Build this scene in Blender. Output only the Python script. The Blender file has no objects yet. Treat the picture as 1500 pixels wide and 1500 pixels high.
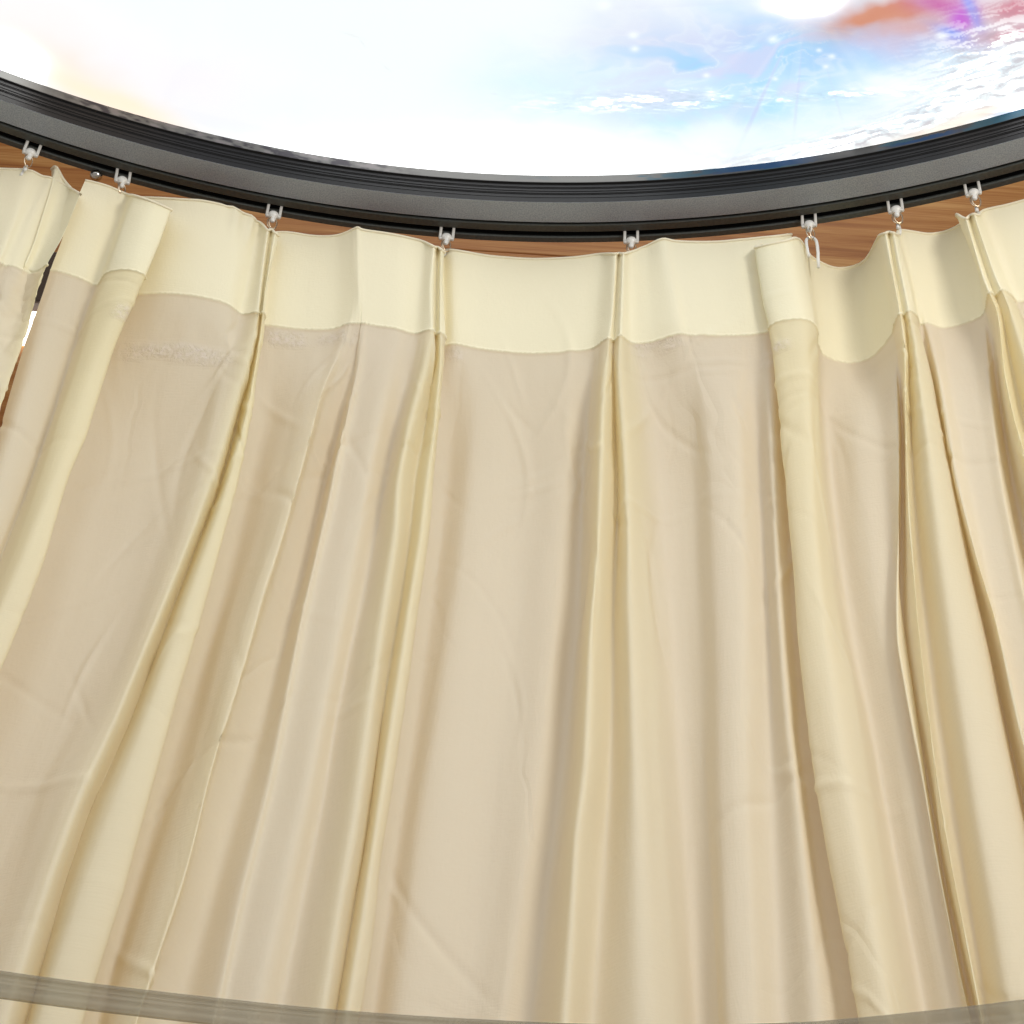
import bpy, bmesh, math, random
import numpy as np
from mathutils import Matrix, Vector
random.seed(7); RNG = np.random.RandomState(11)
S = bpy.context.scene; COL = S.collection

# ------------------------------------------------------------------ camera
PITCH, ROLL, FPX = math.radians(42.60), math.radians(3.737), 2617.8     # focal length in pixels of a 1500 px frame
F = np.array([0, math.cos(PITCH), math.sin(PITCH)])
U0 = np.array([0, -math.sin(PITCH), math.cos(PITCH)]); R0 = np.array([1., 0, 0])
RT = R0*math.cos(ROLL)+U0*math.sin(ROLL); UP = U0*math.cos(ROLL)-R0*math.sin(ROLL)
cd = bpy.data.cameras.new('camera'); cam = bpy.data.objects.new('camera', cd); COL.objects.link(cam)
cd.sensor_width = 36; cd.lens = 36*FPX/1500; cd.clip_start = .02; cd.clip_end = 50
cam.matrix_world = Matrix([[RT[i], UP[i], -F[i], 0] for i in range(3)]+[[0, 0, 0, 1]])
S.camera = cam

# ------------------------------------------------------------------ light
W = bpy.data.worlds.new('World'); S.world = W; W.use_nodes = True
W.node_tree.nodes['Background'].inputs[0].default_value = (1.0, .94, .87, 1)
W.node_tree.nodes['Background'].inputs[1].default_value = .345
def area(name, loc, target, size, power, col):
    l = bpy.data.lights.new(name, 'AREA'); l.shape = 'DISK'; l.size = size; l.energy = power; l.color = col
    o = bpy.data.objects.new(name, l); COL.objects.link(o); o.location = loc
    o.rotation_euler = (Vector(target)-Vector(loc)).to_track_quat('-Z', 'Y').to_euler(); return o
area('room_lamp', (.52, -.29, .60), (-.05, .6, .5), .24, 4.8, (1, .945, .875))
area('added_wall_fill', (.05, .66, 1.75), (.0, 1.0, .95), .9, 4.6, (1, .92, .78))  # unseen lamp added above the ring to brighten the wood
S.view_settings.view_transform = 'Standard'; S.view_settings.look = 'None'
S.view_settings.exposure = 0; S.view_settings.gamma = 1; S.view_settings.use_curve_mapping = False
S.render.engine = 'CYCLES'
S.cycles.max_bounces = 6; S.cycles.transparent_max_bounces = 8; S.cycles.diffuse_bounces = 5; S.cycles.glossy_bounces = 2; S.cycles.transmission_bounces = 4
S.cycles.use_adaptive_sampling = True; S.cycles.adaptive_threshold = .03; S.cycles.use_denoising = True; S.cycles.caustics_reflective = False; S.cycles.caustics_refractive = False

# ------------------------------------------------------------------ helpers
def tag(o, label=None, cat=None, group=None, kind=None):
    if label: o['label'] = label
    if cat: o['category'] = cat
    if group: o['group'] = group
    if kind: o['kind'] = kind
    return o
def empty(name, loc, label, cat, group=None, rotz=0):
    o = bpy.data.objects.new(name, None); COL.objects.link(o); o.location = loc; o.rotation_euler = (0, 0, rotz)
    o.empty_display_size = .01
    return tag(o, label, cat, group)
def link(name, me, mat, parent=None, smooth=True):
    if smooth:
        me.polygons.foreach_set('use_smooth', [True]*len(me.polygons))
    if mat: me.materials.append(mat)
    o = bpy.data.objects.new(name, me); COL.objects.link(o)
    if parent: o.parent = parent
    return o
def obj(name, bm, mat, parent=None, smooth=True):
    me = bpy.data.meshes.new(name); bm.to_mesh(me); bm.free()
    return link(name, me, mat, parent, smooth)
def box(bm, c, s, bev=0, rot=None):
    r = bmesh.ops.create_cube(bm, size=1)
    M = Matrix.Translation(c) @ (rot or Matrix()) @ Matrix.Diagonal((*s, 1))
    bmesh.ops.transform(bm, matrix=M, verts=r['verts'])
    if bev:
        es = list({e for v in r['verts'] for e in v.link_edges})
        bmesh.ops.bevel(bm, geom=es, offset=bev, segments=2, affect='EDGES', profile=.5)
def tube(bm, pts, rad, n=8, closed=False):
    pts = [Vector(p) for p in pts]; rings = []; N = len(pts); prev = None
    for i, p in enumerate(pts):
        a = pts[(i-1) % N] if (closed or i > 0) else p; b = pts[(i+1) % N] if (closed or i < N-1) else p
        t = (b-a).normalized()
        if prev is None: nx = t.orthogonal().normalized()
        else: nx = (prev-t*prev.dot(t)).normalized()
        prev = nx; ny = t.cross(nx); rr = rad(i/(N-1)) if callable(rad) else rad
        rings.append([bm.verts.new(p+(nx*math.cos(2*math.pi*k/n)+ny*math.sin(2*math.pi*k/n))*rr) for k in range(n)])
    for i in range(N if closed else N-1):
        A, B = rings[i], rings[(i+1) % N]
        for k in range(n): bm.faces.new((A[k], A[(k+1) % n], B[(k+1) % n], B[k]))
    if not closed:
        bm.faces.new(rings[0][::-1]); bm.faces.new(rings[-1])
def grid_mesh(name, P, uv=None, attr=None, mask=None):
    """P (rows, cols, 3)"""
    nr, nc, _ = P.shape
    me = bpy.data.meshes.new(name)
    i = np.arange((nr-1)*(nc-1)); r, c = i//(nc-1), i % (nc-1)
    a = r*nc+c; fc = np.stack([a, a+nc, a+nc+1, a+1], 1)
    me.from_pydata(P.reshape(-1, 3).tolist(), [], fc.tolist())
    if uv is not None:
        l = me.uv_layers.new(name='UVMap'); li = np.zeros(len(me.loops), np.int32); me.loops.foreach_get('vertex_index', li)
        l.data.foreach_set('uv', uv.reshape(-1, 2)[li].astype(np.float32).ravel())
    if attr is not None:
        for k, v in attr.items():
            if v.shape[-1] == 4 and v.ndim == 3:
                at = me.attributes.new(k, 'FLOAT_COLOR', 'POINT'); at.data.foreach_set('color', v.astype(np.float32).ravel())
            else:
                at = me.attributes.new(k, 'FLOAT', 'POINT'); at.data.foreach_set('value', v.astype(np.float32).ravel())
    return me
def hash2(i, j, s):
    n = np.sin(i*127.1+j*311.7+s*74.7)*43758.5453
    return n-np.floor(n)
def vnoise(x, y, s=0):
    xi, yi = np.floor(x), np.floor(y); fx, fy = x-xi, y-yi
    fx = fx*fx*fx*(fx*(fx*6-15)+10); fy = fy*fy*fy*(fy*(fy*6-15)+10)
    a = hash2(xi, yi, s)*(1-fx)+hash2(xi+1, yi, s)*fx; b = hash2(xi, yi+1, s)*(1-fx)+hash2(xi+1, yi+1, s)*fx
    return (a*(1-fy)+b*fy)*2-1
def fbm(x, y, s=0, o=4):
    t = 0; a = 1; n = 0
    for k in range(o): t = t+a*vnoise(x*2**k, y*2**k, s+k*13); n += a; a *= .5
    return t/n
def sst(a, b, x):
    t = np.clip((x-a)/(b-a), 0, 1); return t*t*(3-2*t)

# ------------------------------------------------------------------ materials
def mat(name, col, rough=.5, metal=0, spec=.5):
    m = bpy.data.materials.new(name); m.use_nodes = True; b = m.node_tree.nodes['Principled BSDF']
    b.inputs['Base Color'].default_value = (*col, 1); b.inputs['Roughness'].default_value = rough
    b.inputs['Metallic'].default_value = metal; b.inputs['Specular IOR Level'].default_value = spec
    return m
def nd(m, t, **kw):
    n = m.node_tree.nodes.new(t)
    for k, v in kw.items():
        if k in n.bl_rna.properties: setattr(n, k, v)
        else: n.inputs[k].default_value = v
    return n
def lk(m, a, b): m.node_tree.links.new(a, b)
def bump(m, height, strength, dist=.001):
    b = m.node_tree.nodes['Principled BSDF']; n = nd(m, 'ShaderNodeBump', Strength=strength, Distance=dist)
    lk(m, height, n.inputs['Height']); lk(m, n.outputs[0], b.inputs['Normal']); return n
def tcmap(m, kind, scale):
    t = nd(m, 'ShaderNodeTexCoord'); mp = nd(m, 'ShaderNodeMapping', Scale=scale); lk(m, t.outputs[kind], mp.inputs[0]); return mp.outputs[0]
def ramp(m, fac, stops):
    r = nd(m, 'ShaderNodeValToRGB'); e = r.color_ramp.elements
    while len(e) < len(stops): e.new(.5)
    for q, (p, c) in zip(e, stops): q.position = p; q.color = (*c, 1)
    lk(m, fac, r.inputs[0]); return r.outputs[0]

def speckled(name, c0, c1, scale, rough, metal):
    m = mat(name, c0, rough, metal); b = m.node_tree.nodes['Principled BSDF']
    n = nd(m, 'ShaderNodeTexNoise', Scale=scale, Detail=3.0); lk(m, tcmap(m, 'Object', (1, 1, 1)), n.inputs[0])
    lk(m, ramp(m, n.outputs[0], [(.32, c0), (.68, c1)]), b.inputs['Base Color']); bump(m, n.outputs[0], .25, .0004)
    return m
M_flat = speckled('powder_coated_grey', (.225, .255, .31), (.37, .41, .48), 1500, .5, .15)
M_track = speckled('dark_olive_anodised', (.062, .072, .070), (.084, .094, .092), 600, .45, .2)
M_groove = mat('black_grooved_metal', (.007, .007, .008), .5, 0, .28)
M_black = mat('black_recess', (.004, .004, .004), .8)
M_chrome = mat('chrome', (.6, .58, .55), .15, 1)
M_wire = mat('brass_wire', (.85, .68, .5), .25, .85)
def plastic():
    m = mat('milky_white_plastic', (.80, .79, .76), .32); b = m.node_tree.nodes['Principled BSDF']
    b.inputs['Subsurface Weight'].default_value = .25; b.inputs['Subsurface Radius'].default_value = (.002, .002, .002); b.inputs['Subsurface Scale'].default_value = 1
    n = nd(m, 'ShaderNodeTexNoise', Scale=500.0); bump(m, n.outputs[0], .12, .0003); return m
M_plastic = plastic()

def wood():
    m = mat('brown_wood', (.3, .15, .07), .5, 0, .2); b = m.node_tree.nodes['Principled BSDF']
    v = tcmap(m, 'Object', (1.6, 1, 30)); n = nd(m, 'ShaderNodeTexNoise', Scale=2.2, Detail=7.0, Roughness=.62, Distortion=.5); lk(m, v, n.inputs[0])
    v2 = tcmap(m, 'Object', (5, 1, 220)); n2 = nd(m, 'ShaderNodeTexNoise', Scale=3.0, Detail=4.0); lk(m, v2, n2.inputs[0])
    mx = nd(m, 'ShaderNodeMath', operation='MULTIPLY_ADD'); lk(m, n2.outputs[0], mx.inputs[0]); mx.inputs[1].default_value = .35; lk(m, n.outputs[0], mx.inputs[2])
    lk(m, ramp(m, mx.outputs[0], [(.42, (.25, .085, .022)), (.60, (.38, .152, .042)), (.72, (.46, .215, .068)), (.85, (.58, .32, .12))]), b.inputs['Base Color'])
    bump(m, mx.outputs[0], .15, .002); return m
M_wood = wood(); M_darkwood = mat('dark_stained_wood', (.055, .03, .018), .45)

TRANSP = 0
def cloth(name, col, transp, transl, crink, wsc=1.0):
    """cotton: diffuse front, light soaking through, a little see-through weave, soft sheen"""
    m = bpy.data.materials.new(name); m.use_nodes = True; nt = m.node_tree; b = nt.nodes['Principled BSDF']; out = nt.nodes['Material Output']
    b.inputs['Base Color'].default_value = (*col, 1); b.inputs['Roughness'].default_value = .62; b.inputs['Specular IOR Level'].default_value = .22
    b.inputs['Sheen Weight'].default_value = .12; b.inputs['Sheen Roughness'].default_value = .4
    uv = nd(m, 'ShaderNodeTexCoord').outputs['UV']
    def mp(s, r=0):
        q = nd(m, 'ShaderNodeMapping', Scale=s, Rotation=(0, 0, r)); lk(m, uv, q.inputs[0]); return q.outputs[0]
    def mth(op, a, c, d=None):
        q = nd(m, 'ShaderNodeMath', operation=op)
        for i, x in enumerate((a, c, d)):
            if x is None: continue
            if isinstance(x, (int, float)): q.inputs[i].default_value = x
            else: lk(m, x, q.inputs[i])
        return q.outputs[0]
    # weave, long hanging creases, faint diagonal pressed creases
    wv = nd(m, 'ShaderNodeTexNoise', Scale=1.0, Detail=2.0); lk(m, mp((900, 260, 1)), wv.inputs[0])
    wv2 = nd(m, 'ShaderNodeTexNoise', Scale=1.0, Detail=1.0); lk(m, mp((220, 1100, 1)), wv2.inputs[0])
    lg = nd(m, 'ShaderNodeTexNoise', Scale=1.0, Detail=3.0, Distortion=.4); lk(m, mp((55, 5.5, 1)), lg.inputs[0])
    cr = nd(m, 'ShaderNodeTexVoronoi', feature='DISTANCE_TO_EDGE', Scale=1.0); 
    wob = nd(m, 'ShaderNodeTexNoise', Scale=1.0, Detail=3.0); lk(m, mp((14, 10, 1)), wob.inputs[0])
    va = nd(m, 'ShaderNodeVectorMath', operation='MULTIPLY_ADD'); lk(m, wob.outputs['Color'], va.inputs[0]); va.inputs[1].default_value = (.9, .9, 0); lk(m, mp((16, 7, 1), .35), va.inputs[2])
    lk(m, va.outputs[0], cr.inputs['Vector'])
    crl = mth('MINIMUM', cr.outputs['Distance'], .035)
    msk = nd(m, 'ShaderNodeTexNoise', Scale=1.0, Detail=1.0); lk(m, mp((9, 5, 1)), msk.inputs[0])
    mskr = ramp(m, msk.outputs[0], [(.50, (0, 0, 0)), (.68, (1, 1, 1))])
    crm = mth('MULTIPLY', crl, mskr)
    h = mth('MULTIPLY_ADD', wv.outputs[0], .20, mth('MULTIPLY', wv2.outputs[0], .15))
    h = mth('MULTIPLY_ADD', lg.outputs[0], 1.1*wsc, h)
    h = mth('MULTIPLY_ADD', crm, 22.0*wsc, h)
    if crink:
        at = nd(m, 'ShaderNodeAttribute', attribute_name='crinkle')
        ck = nd(m, 'ShaderNodeTexNoise', Scale=1.0, Detail=5.0, Roughness=.65, Distortion=1.6); lk(m, mp((300, 210, 1), .5), ck.inputs[0])
        h = mth('MULTIPLY_ADD', mth('MULTIPLY', ck.outputs[0], at.outputs['Fac']), 5.0, h)
        ro = mth('MULTIPLY_ADD', at.outputs['Fac'], -.34, .62); lk(m, ro, b.inputs['Roughness'])
        sp = mth('MULTIPLY_ADD', at.outputs['Fac'], .8, .22); lk(m, sp, b.inputs['Specular IOR Level'])
    if crink:
        la = nd(m, 'ShaderNodeAttribute', attribute_name='layers'); mc = nd(m, 'ShaderNodeMix', data_type='RGBA')
        lk(m, la.outputs['Fac'], mc.inputs[0]); mc.inputs[6].default_value = (*col, 1); mc.inputs[7].default_value = (.92, .865, .62, 1); 
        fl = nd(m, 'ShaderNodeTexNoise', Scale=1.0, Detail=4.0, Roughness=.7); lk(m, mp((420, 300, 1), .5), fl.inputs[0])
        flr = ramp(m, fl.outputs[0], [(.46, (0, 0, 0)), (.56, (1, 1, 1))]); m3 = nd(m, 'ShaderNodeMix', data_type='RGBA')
        lk(m, mth('MULTIPLY', flr, at.outputs['Fac']), m3.inputs[0]); lk(m, mc.outputs[2], m3.inputs[6]); m3.inputs[7].default_value = (1.0, .93, .82, 1); lk(m, m3.outputs[2], b.inputs['Base Color'])  # pale flecks painted into the crinkled patches as glints
    bump(m, h, .45, .0011)
    bn = b.inputs['Normal'].links[0].from_socket
    tl = nd(m, 'ShaderNodeBsdfTranslucent'); tl.inputs[0].default_value = (col[0]*1.03, col[1]*.97, col[2]*.72, 1); lk(m, bn, tl.inputs['Normal'])
    m1 = nd(m, 'ShaderNodeMixShader'); m1.inputs[0].default_value = transl; lk(m, b.outputs[0], m1.inputs[1]); lk(m, tl.outputs[0], m1.inputs[2])
    tr = nd(m, 'ShaderNodeBsdfTransparent'); m2 = nd(m, 'ShaderNodeMixShader'); m2.inputs[0].default_value = transp
    lk(m, m1.outputs[0], m2.inputs[1]); lk(m, tr.outputs[0], m2.inputs[2]); lk(m, m2.outputs[0], out.inputs[0])
    return m
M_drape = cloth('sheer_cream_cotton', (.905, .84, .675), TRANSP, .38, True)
M_header = cloth('doubled_cream_cotton', (.91, .855, .635), 0, .16, False, .35)
M_seam = cloth('rolled_cream_seam', (.92, .85, .66), 0, .15, False, .2)

# ------------------------------------------------------------------ the round booth: centre and radii (metres)
CX, CY, RO, ZB = -.03665, -.08801, .7163, .780          # outer edge of the curtain track and its height over the lens
RC = RO-.0056                                             # the line the curtain hangs on
ZT = ZB-.018                                              # its top edge
HH = .0765                                                 # depth of the header band
def ray(x, y): return F+RT*((x-750)/FPX)+UP*((750-y)/FPX)
def hit_cyl(x, y, r):
    d = ray(x, y); a = d[0]**2+d[1]**2; b = -2*(d[0]*CX+d[1]*CY); c = CX*CX+CY*CY-r*r
    t = (-b+math.sqrt(max(b*b-4*a*c, 0)))/(2*a); return d*t
def hit_z(x, y, z): d = ray(x, y); return d*(z/d[2])
def ang(p): return math.atan2(p[0]-CX, p[1]-CY)
def pol(th, r, z): return (CX+r*math.sin(th), CY+r*math.cos(th), z)

# ------------------------------------------------------------------ wooden wall behind
bm = bmesh.new()
YW = .98
for k in range(9):                                        # broad boards laid flat, a hairline apart
    box(bm, (0, YW+.012+.0006*(k % 2), -.55+.2505*k+.125), (5.0, .024, .250), .0015)
wall = tag(obj('wooden_wall', bm, M_wood, None, False), 'brown wooden wall with horizontal grain showing above and between the curtains', 'wall')
def on_wall(x, y, yw=YW): d = ray(x, y); return d*(yw/d[1])
p0, p1 = on_wall(80, 392), on_wall(55, 466)
bm = bmesh.new(); box(bm, ((p0[0]+p1[0])/2, YW-.009, (p0[2]+p1[2])/2), (.16, .018, abs(p0[2]-p1[2])), .002)
tag(obj('wooden_rail', bm, M_darkwood, None, False), 'dark brown rail on the wooden wall in the gap between the two curtains', 'rail')
M_glow = mat('glowing_highlight', (1, 1, 1), .5); g = M_glow.node_tree.nodes['Principled BSDF']  # white highlight in the gap imitated by an added glowing patch
g.inputs['Emission Color'].default_value = (1, .95, .88, 1); g.inputs['Emission Strength'].default_value = 3
p0, p1 = on_wall(50, 470), on_wall(40, 509)
bm = bmesh.new(); box(bm, ((p0[0]+p1[0])/2, YW-.006, (p0[2]+p1[2])/2), (.03, .012, abs(p0[2]-p1[2])), .003)
tag(obj('highlight_patch', bm, M_glow, None, False), 'small glowing patch added for a white highlight seen through the gap between curtains', 'bright patch')

# ------------------------------------------------------------------ round backlit panel, frame and curtain track
lamp = empty('ceiling_light_panel', (CX, CY, ZB), 'large round backlit picture panel in a dark grooved frame with curtain track', 'light panel')
def lathe(name, prof, m, parent, n=720, attr=None, smooth=False):
    th = np.linspace(-math.pi, math.pi, n+1)
    P = np.array([[(r*math.sin(t), r*math.cos(t), z-ZB) for t in th] for r, z in prof])
    o = link(name, grid_mesh(name, P), m, parent, smooth)
    return o
def offs(prof): return [(RO-a, ZB+b) for a, b in prof]
# curtain track: two lips either side of a slot, closed box above
track = lathe('curtain_track', offs([(0, .022), (0, .0006), (.0006, 0), (.0036, 0), (.0042, .0006), (.0042, .012), (.0074, .012), (.0074, .0006), (.0080, 0), (.0124, -.0004), (.0130, .0002), (.0130, .003), (.0145, .003), (.0145, .022), (0, .022)]), M_track, lamp)
lathe('slot_liner', offs([(.0043, .0015), (.0043, .0118), (.0073, .0118), (.0073, .0015)]), M_black, track)
lathe('frame_rim', offs([(.0132, .0034), (.0146, .0034), (.0146, -.0003), (.0149, -.0006), (.0282, -.0006), (.0284, -.0005)]), M_flat, lamp)
gp = [(.02841, -.0004), (.0285, .0030)]
z = .0030
for k, h in enumerate((.0026, .0006, .0014, .0020, .0006, .0020)):
    gp += [(.0284+.0003*(k+1)-.0002, z+.0001), (.0284+.0003*(k+1), z+.0003), (.0284+.0003*(k+1), z+h)]
    z += h
    gp += [(.0284+.0003*(k+1)-.0006, z+.0001)]
gp += [(.0300, z+.0007), (.0312, z+.0011)]
lathe('grooved_wall', offs(gp), M_groove, lamp)
ZR = ZB+z+.0011
# the panel picture and the colours of its edge
def art_xy(P):                                            # panel point -> picture coordinates of the print (a plane-to-plane map)
    d = P@F; return 750+FPX*(P@RT)/d, 750-FPX*(P@UP)/d
ZP = ZR+.0062; RP = RO-.0312
def paint(x, y):
    c = np.ones(x.shape+(3,))*np.array([.93, .99, 1.0])
    def put(col, a): 
        nonlocal c
        a = np.clip(a, 0, 1)[..., None]; c = c*(1-a)+np.array(col)*a
    def blob(cx, cy, sx, sy, rot=0, w=0):
        dx, dy = x-cx, y-cy
        if w: dx = dx+w*fbm(x/90, y/60, 3); dy = dy+w*.6*fbm(x/70, y/50, 5)
        ca, sa = math.cos(rot), math.sin(rot); u = (dx*ca+dy*sa)/sx; v = (-dx*sa+dy*ca)/sy
        return np.exp(-(u*u+v*v))
    n1 = fbm(x/160, y/80, 1); n2 = fbm(x/45, y/30, 2)
    put((1.05, .93, .93), blob(60, 40, 170, 60, .4, 20)*.75)
    put((1.1, .86, .78), blob(95, 95, 110, 28, .42, 20)*.9)
    put((1.15, .93, .70), blob(160, 145, 130, 18, .40, 12)*1.1)
    put((.98, .93, 1.02), blob(330, 130, 170, 55, .25, 30)*.7)
    put((.90, .97, 1.05), blob(420, 150, 90, 30, .1, 30)*.5)
    put((3, 3, 2.9), blob(10, 85, 40, 22, .4, 10)*1.3)
    # blue field on the right with lavender drifts
    put((.62, .86, 1.04), blob(1130, 105, 240, 80, -.12, 40)*1.15)
    put((.60, .70, .95), blob(1100, 60, 190, 45, -.1, 40)*(.75+.4*n2))
    put((.72, .74, .92), blob(960, 60, 120, 50, 0, 30)*.6)
    put((.36, .68, 1.0), blob(1235, 75, 120, 42, -.1, 30)*.95)
    put((.40, .72, 1.0), blob(1120, 95, 80, 26, -.4, 30)*.6)
    put((.45, .80, 1.0), blob(1060, 165, 170, 18, -.05, 20)*.7)
    put((.62, .92, 1.08), blob(800, 120, 110, 45, 0, 40)*.45)
    # rays out of the star
    a = np.arctan2(y-0, x-1182); rr = np.hypot(x-1182, y-0)
    st = np.clip(vnoise(a*13, a*0+.5, 9)*1.6-.35, 0, 1)*np.exp(-((rr-130)/110)**2)*sst(20, 60, rr)
    put((.90, 1.0, 1.04), st*.28)
    sw = fbm(x/120+fbm(x/200, y/90, 81)*1.6, y/38+fbm(x/150, y/80, 83)*1.8, 80, 4); zn = blob(1120, 100, 260, 80, -.12)
    put((.28, .66, 1.0), zn*sst(-.15, .65, sw)*.8); put((.70, .68, .93), zn*sst(.05, .5, -sw)*.6)
    put((.95, 1.0, 1.0), zn*np.exp(-(sw/.05)**2)*.35)
    st = np.clip(vnoise(a*21+5, a*0+.5, 19)*1.8-.8, 0, 1)*np.exp(-((rr-170)/90)**2)
    put((.55, .58, .92), st*.6)
    put((.58, .62, .90), blob(1320, 66, 95, 22, -.15, 26)*.8)
    put((.66, .27, .17), blob(1290, 24, 85, 26, -.12, 30)*1.25)
    put((.70, .42, .42), blob(1340, 46, 75, 16, -.15, 22)*.8)
    put((.60, .16, .42), blob(1375, 4, 50, 20, .1, 14)*1.0)
    put((.56, .12, .72), blob(1408, 28, 22, 26, .5, 10)*1.1)
    put((.20, .34, .95), blob(1397, 52, 32, 9, .35, 8)*.9)
    put((.30, .38, .98), blob(1424, 16, 9, 34, -.45, 6)*1.2)
    put((.66, .26, .34), blob(1485, 12, 55, 22, -.1, 16)*1.1)
    put((.62, .30, .38), blob(1480, 48, 60, 12, -.22, 16)*.9)
    put((1.3, 1.3, 1.3), blob(700, 235, 330, 40, -.02, 20)*.9)
    put((.95, 1.02, 1.05), blob(1310, 120, 75, 24, -.2, 30)*.95)
    put((.86, 1.0, 1.04), blob(1180, 195, 150, 22, -.12, 30)*.7)
    put((.98, .92, 1.0), blob(1178, 6, 60, 24, -.1, 14)*.9)
    put((3, 2.8, 2.6), blob(1180, 0, 36, 16, -.1, 8)*1.5)
    for (sx, sy, r) in ((1133, 58, 6), (1219, 83, 4), (1380, 53, 7), (1035, 111, 4), (928, 52, 6), (930, 72, 5), (1200, 74, 3), (1210, 98, 3), (1136, 116, 3), (1042, 140, 8), (885, 8, 8)):
        put((.97, 1.04, 1.06), blob(sx, sy, r*1.3, r*.9)*.8)
    # ripples of the shore line: long thin streaks rising to the right
    sl = math.radians(-14); u = x*math.cos(sl)+y*math.sin(sl); v = -x*math.sin(sl)+y*math.cos(sl)
    rp = fbm(u/26+fbm(u/90, v/50, 33)*1.2, v/3.0+fbm(u/50, v/20, 31)*2.4, 30, 4)
    zone = np.clip(blob(1470, 95, 95, 62, -.3)*1.5+blob(1320, 190, 260, 16, -.22)*1.1+blob(1440, 150, 160, 26, -.28)*.9, 0, 1)
    put((1.1, 1.1, 1.12), zone*sst(-.02, .16, rp)*.95); put((.42, .34, .40), zone*sst(.0, .6, -rp)*.55)
    put((1.15, .98, .82), blob(1400, 180, 130, 10, -.3, 10)*.8)
    z2 = blob(960, 148, 140, 12, -.03)+blob(1230, 140, 120, 7, -.05)*.7
    rq = fbm(x/26, y/2.6+fbm(x/40, y/12, 51)*2, 50, 3)
    put((2.2, 2.3, 2.3), z2*sst(.05, .6, rq)*.55); put((.45, .58, .72), z2*sst(.0, .55, -rq)*.6)
    put((.55, .72, 1.1), blob(1478, 163, 22, 5, -.35)*.8)
    put((2.6, 2.6, 2.7), blob(1495, 150, 20, 9, -.35)*.9)
    put((.75, .78, .8), (blob(515, 52, 14, 1.4, .3)+blob(531, 64, 7, 1.3, .9)+blob(566, 100, 8, 1.3, .7)+blob(724, 138, 5, 1.2, .1))*.35)
    return c
IW, IH, X0, X1, Y0, Y1 = 1250, 530, -.50, .46, .22, .63          # the printed picture, in metres on the panel
gx = np.linspace(X0, X1, IW); gy = np.linspace(Y0, Y1, IH); GX, GY = np.meshgrid(gx, gy)
px, py = art_xy(np.stack([GX, GY, np.full(GX.shape, ZP)], 2)); C = paint(px, py)
C = C*(1+1.0*sst(.96, 1.1, C.min(2)))[..., None]
edge = sst(X0, X0+.05, GX)*(1-sst(X1-.05, X1, GX))*sst(Y0, Y0+.08, GY); C = C*edge[..., None]+np.array([2.1, 2.25, 2.3])*(1-edge[..., None])
img = bpy.data.images.new('print', IW, IH, float_buffer=True); img.colorspace_settings.name = 'Linear Rec.709'
img.pixels.foreach_set(np.concatenate([C, np.ones(C.shape[:2]+(1,))], 2).astype(np.float32).ravel()); img.update()
M_art = mat('backlit_printed_film', (.02, .02, .02), .12); b = M_art.node_tree.nodes['Principled BSDF']
tx = nd(M_art, 'ShaderNodeTexImage', image=img, extension='EXTEND'); lk(M_art, tx.outputs[0], b.inputs['Emission Color']); b.inputs['Emission Strength'].default_value = 1.0
uvn = nd(M_art, 'ShaderNodeTexCoord'); lk(M_art, uvn.outputs['UV'], tx.inputs[0])
th = np.linspace(-math.pi, math.pi, 721); T, Rr = np.meshgrid(th, np.array([.0005, RP+.0003])); P = np.stack([CX+Rr*np.sin(T), CY+Rr*np.cos(T), np.full(T.shape, ZP)], 2)
uvp = np.stack([(P[..., 0]-X0)/(X1-X0), (P[..., 1]-Y0)/(Y1-Y0)], 2)
link('picture_screen', grid_mesh('picture_screen', P-np.array([CX, CY, ZB]), uvp), M_art, lamp)
# panel edge strip with blotchy grey and blue colours
th2 = np.linspace(-math.pi, math.pi, 5200); zz = np.linspace(ZR, ZP+.0004, 12)
T, Zz = np.meshgrid(th2, zz); Pe = np.stack([CX+RP*np.sin(T), CY+RP*np.cos(T), Zz], 2)
ex, ey = art_xy(np.where((Pe@F < .2)[..., None], np.array([0, .6, ZP]), Pe)); v = (Zz-ZR)/(ZP-ZR)
ec = np.ones(T.shape+(3,))*np.array([.15, .15, .145])
def eput(col, a):
    global ec
    a = np.clip(a, 0, 1)[..., None]; ec = ec*(1-a)+np.array(col)*a
n = fbm(ex/14, v*2.2+ex/60, 70, 4); n3 = fbm(ex/60, v*1.5, 71, 3)
eput((.05, .045, .055), sst(.0, .35, n)*(1-sst(520, 640, ex))*sst(60, 140, ex))
eput((.22, .20, .21), sst(.1, .4, -n)*(1-sst(520, 640, ex))*sst(60, 140, ex)*.8)
eput((.02, .02, .024), sst(900, 1060, ex)*(.75+.3*n3))
eput((.02, .08, .12), sst(.0, .3, n3+.25*n)*sst(700, 1000, ex)*.75)
eput((.005, .045, .13), np.exp(-((ex-1115)/75)**4)*(v > .25+.2*n))
eput((.005, .04, .12), np.exp(-((ex-1355)/50)**4)*(v < .65+.3*n)*(v > .15))
eput((.01, .07, .11), np.exp(-((ex-1490)/45)**4)*.9)
eput((.02, .02, .02), (v < .09)*.9)
A4 = np.concatenate([ec, np.ones(ec.shape[:2]+(1,))], 2)
M_edge = mat('blotched_panel_edge', (.1, .1, .1), .45, 0, .2); at = nd(M_edge, 'ShaderNodeAttribute', attribute_name='edge_colour'); lk(M_edge, at.outputs['Color'], M_edge.node_tree.nodes['Principled BSDF'].inputs['Base Color'])
link('screen_edge', grid_mesh('screen_edge', Pe-np.array([CX, CY, ZB]), attr={'edge_colour': A4}), M_edge, lamp)
# closed back of the lamp box
lathe('back_cover', [(RO-.0005, ZB+.0215), (RO-.0005, ZP+.03), (.001, ZP+.03)], M_track, lamp, 180)

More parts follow.
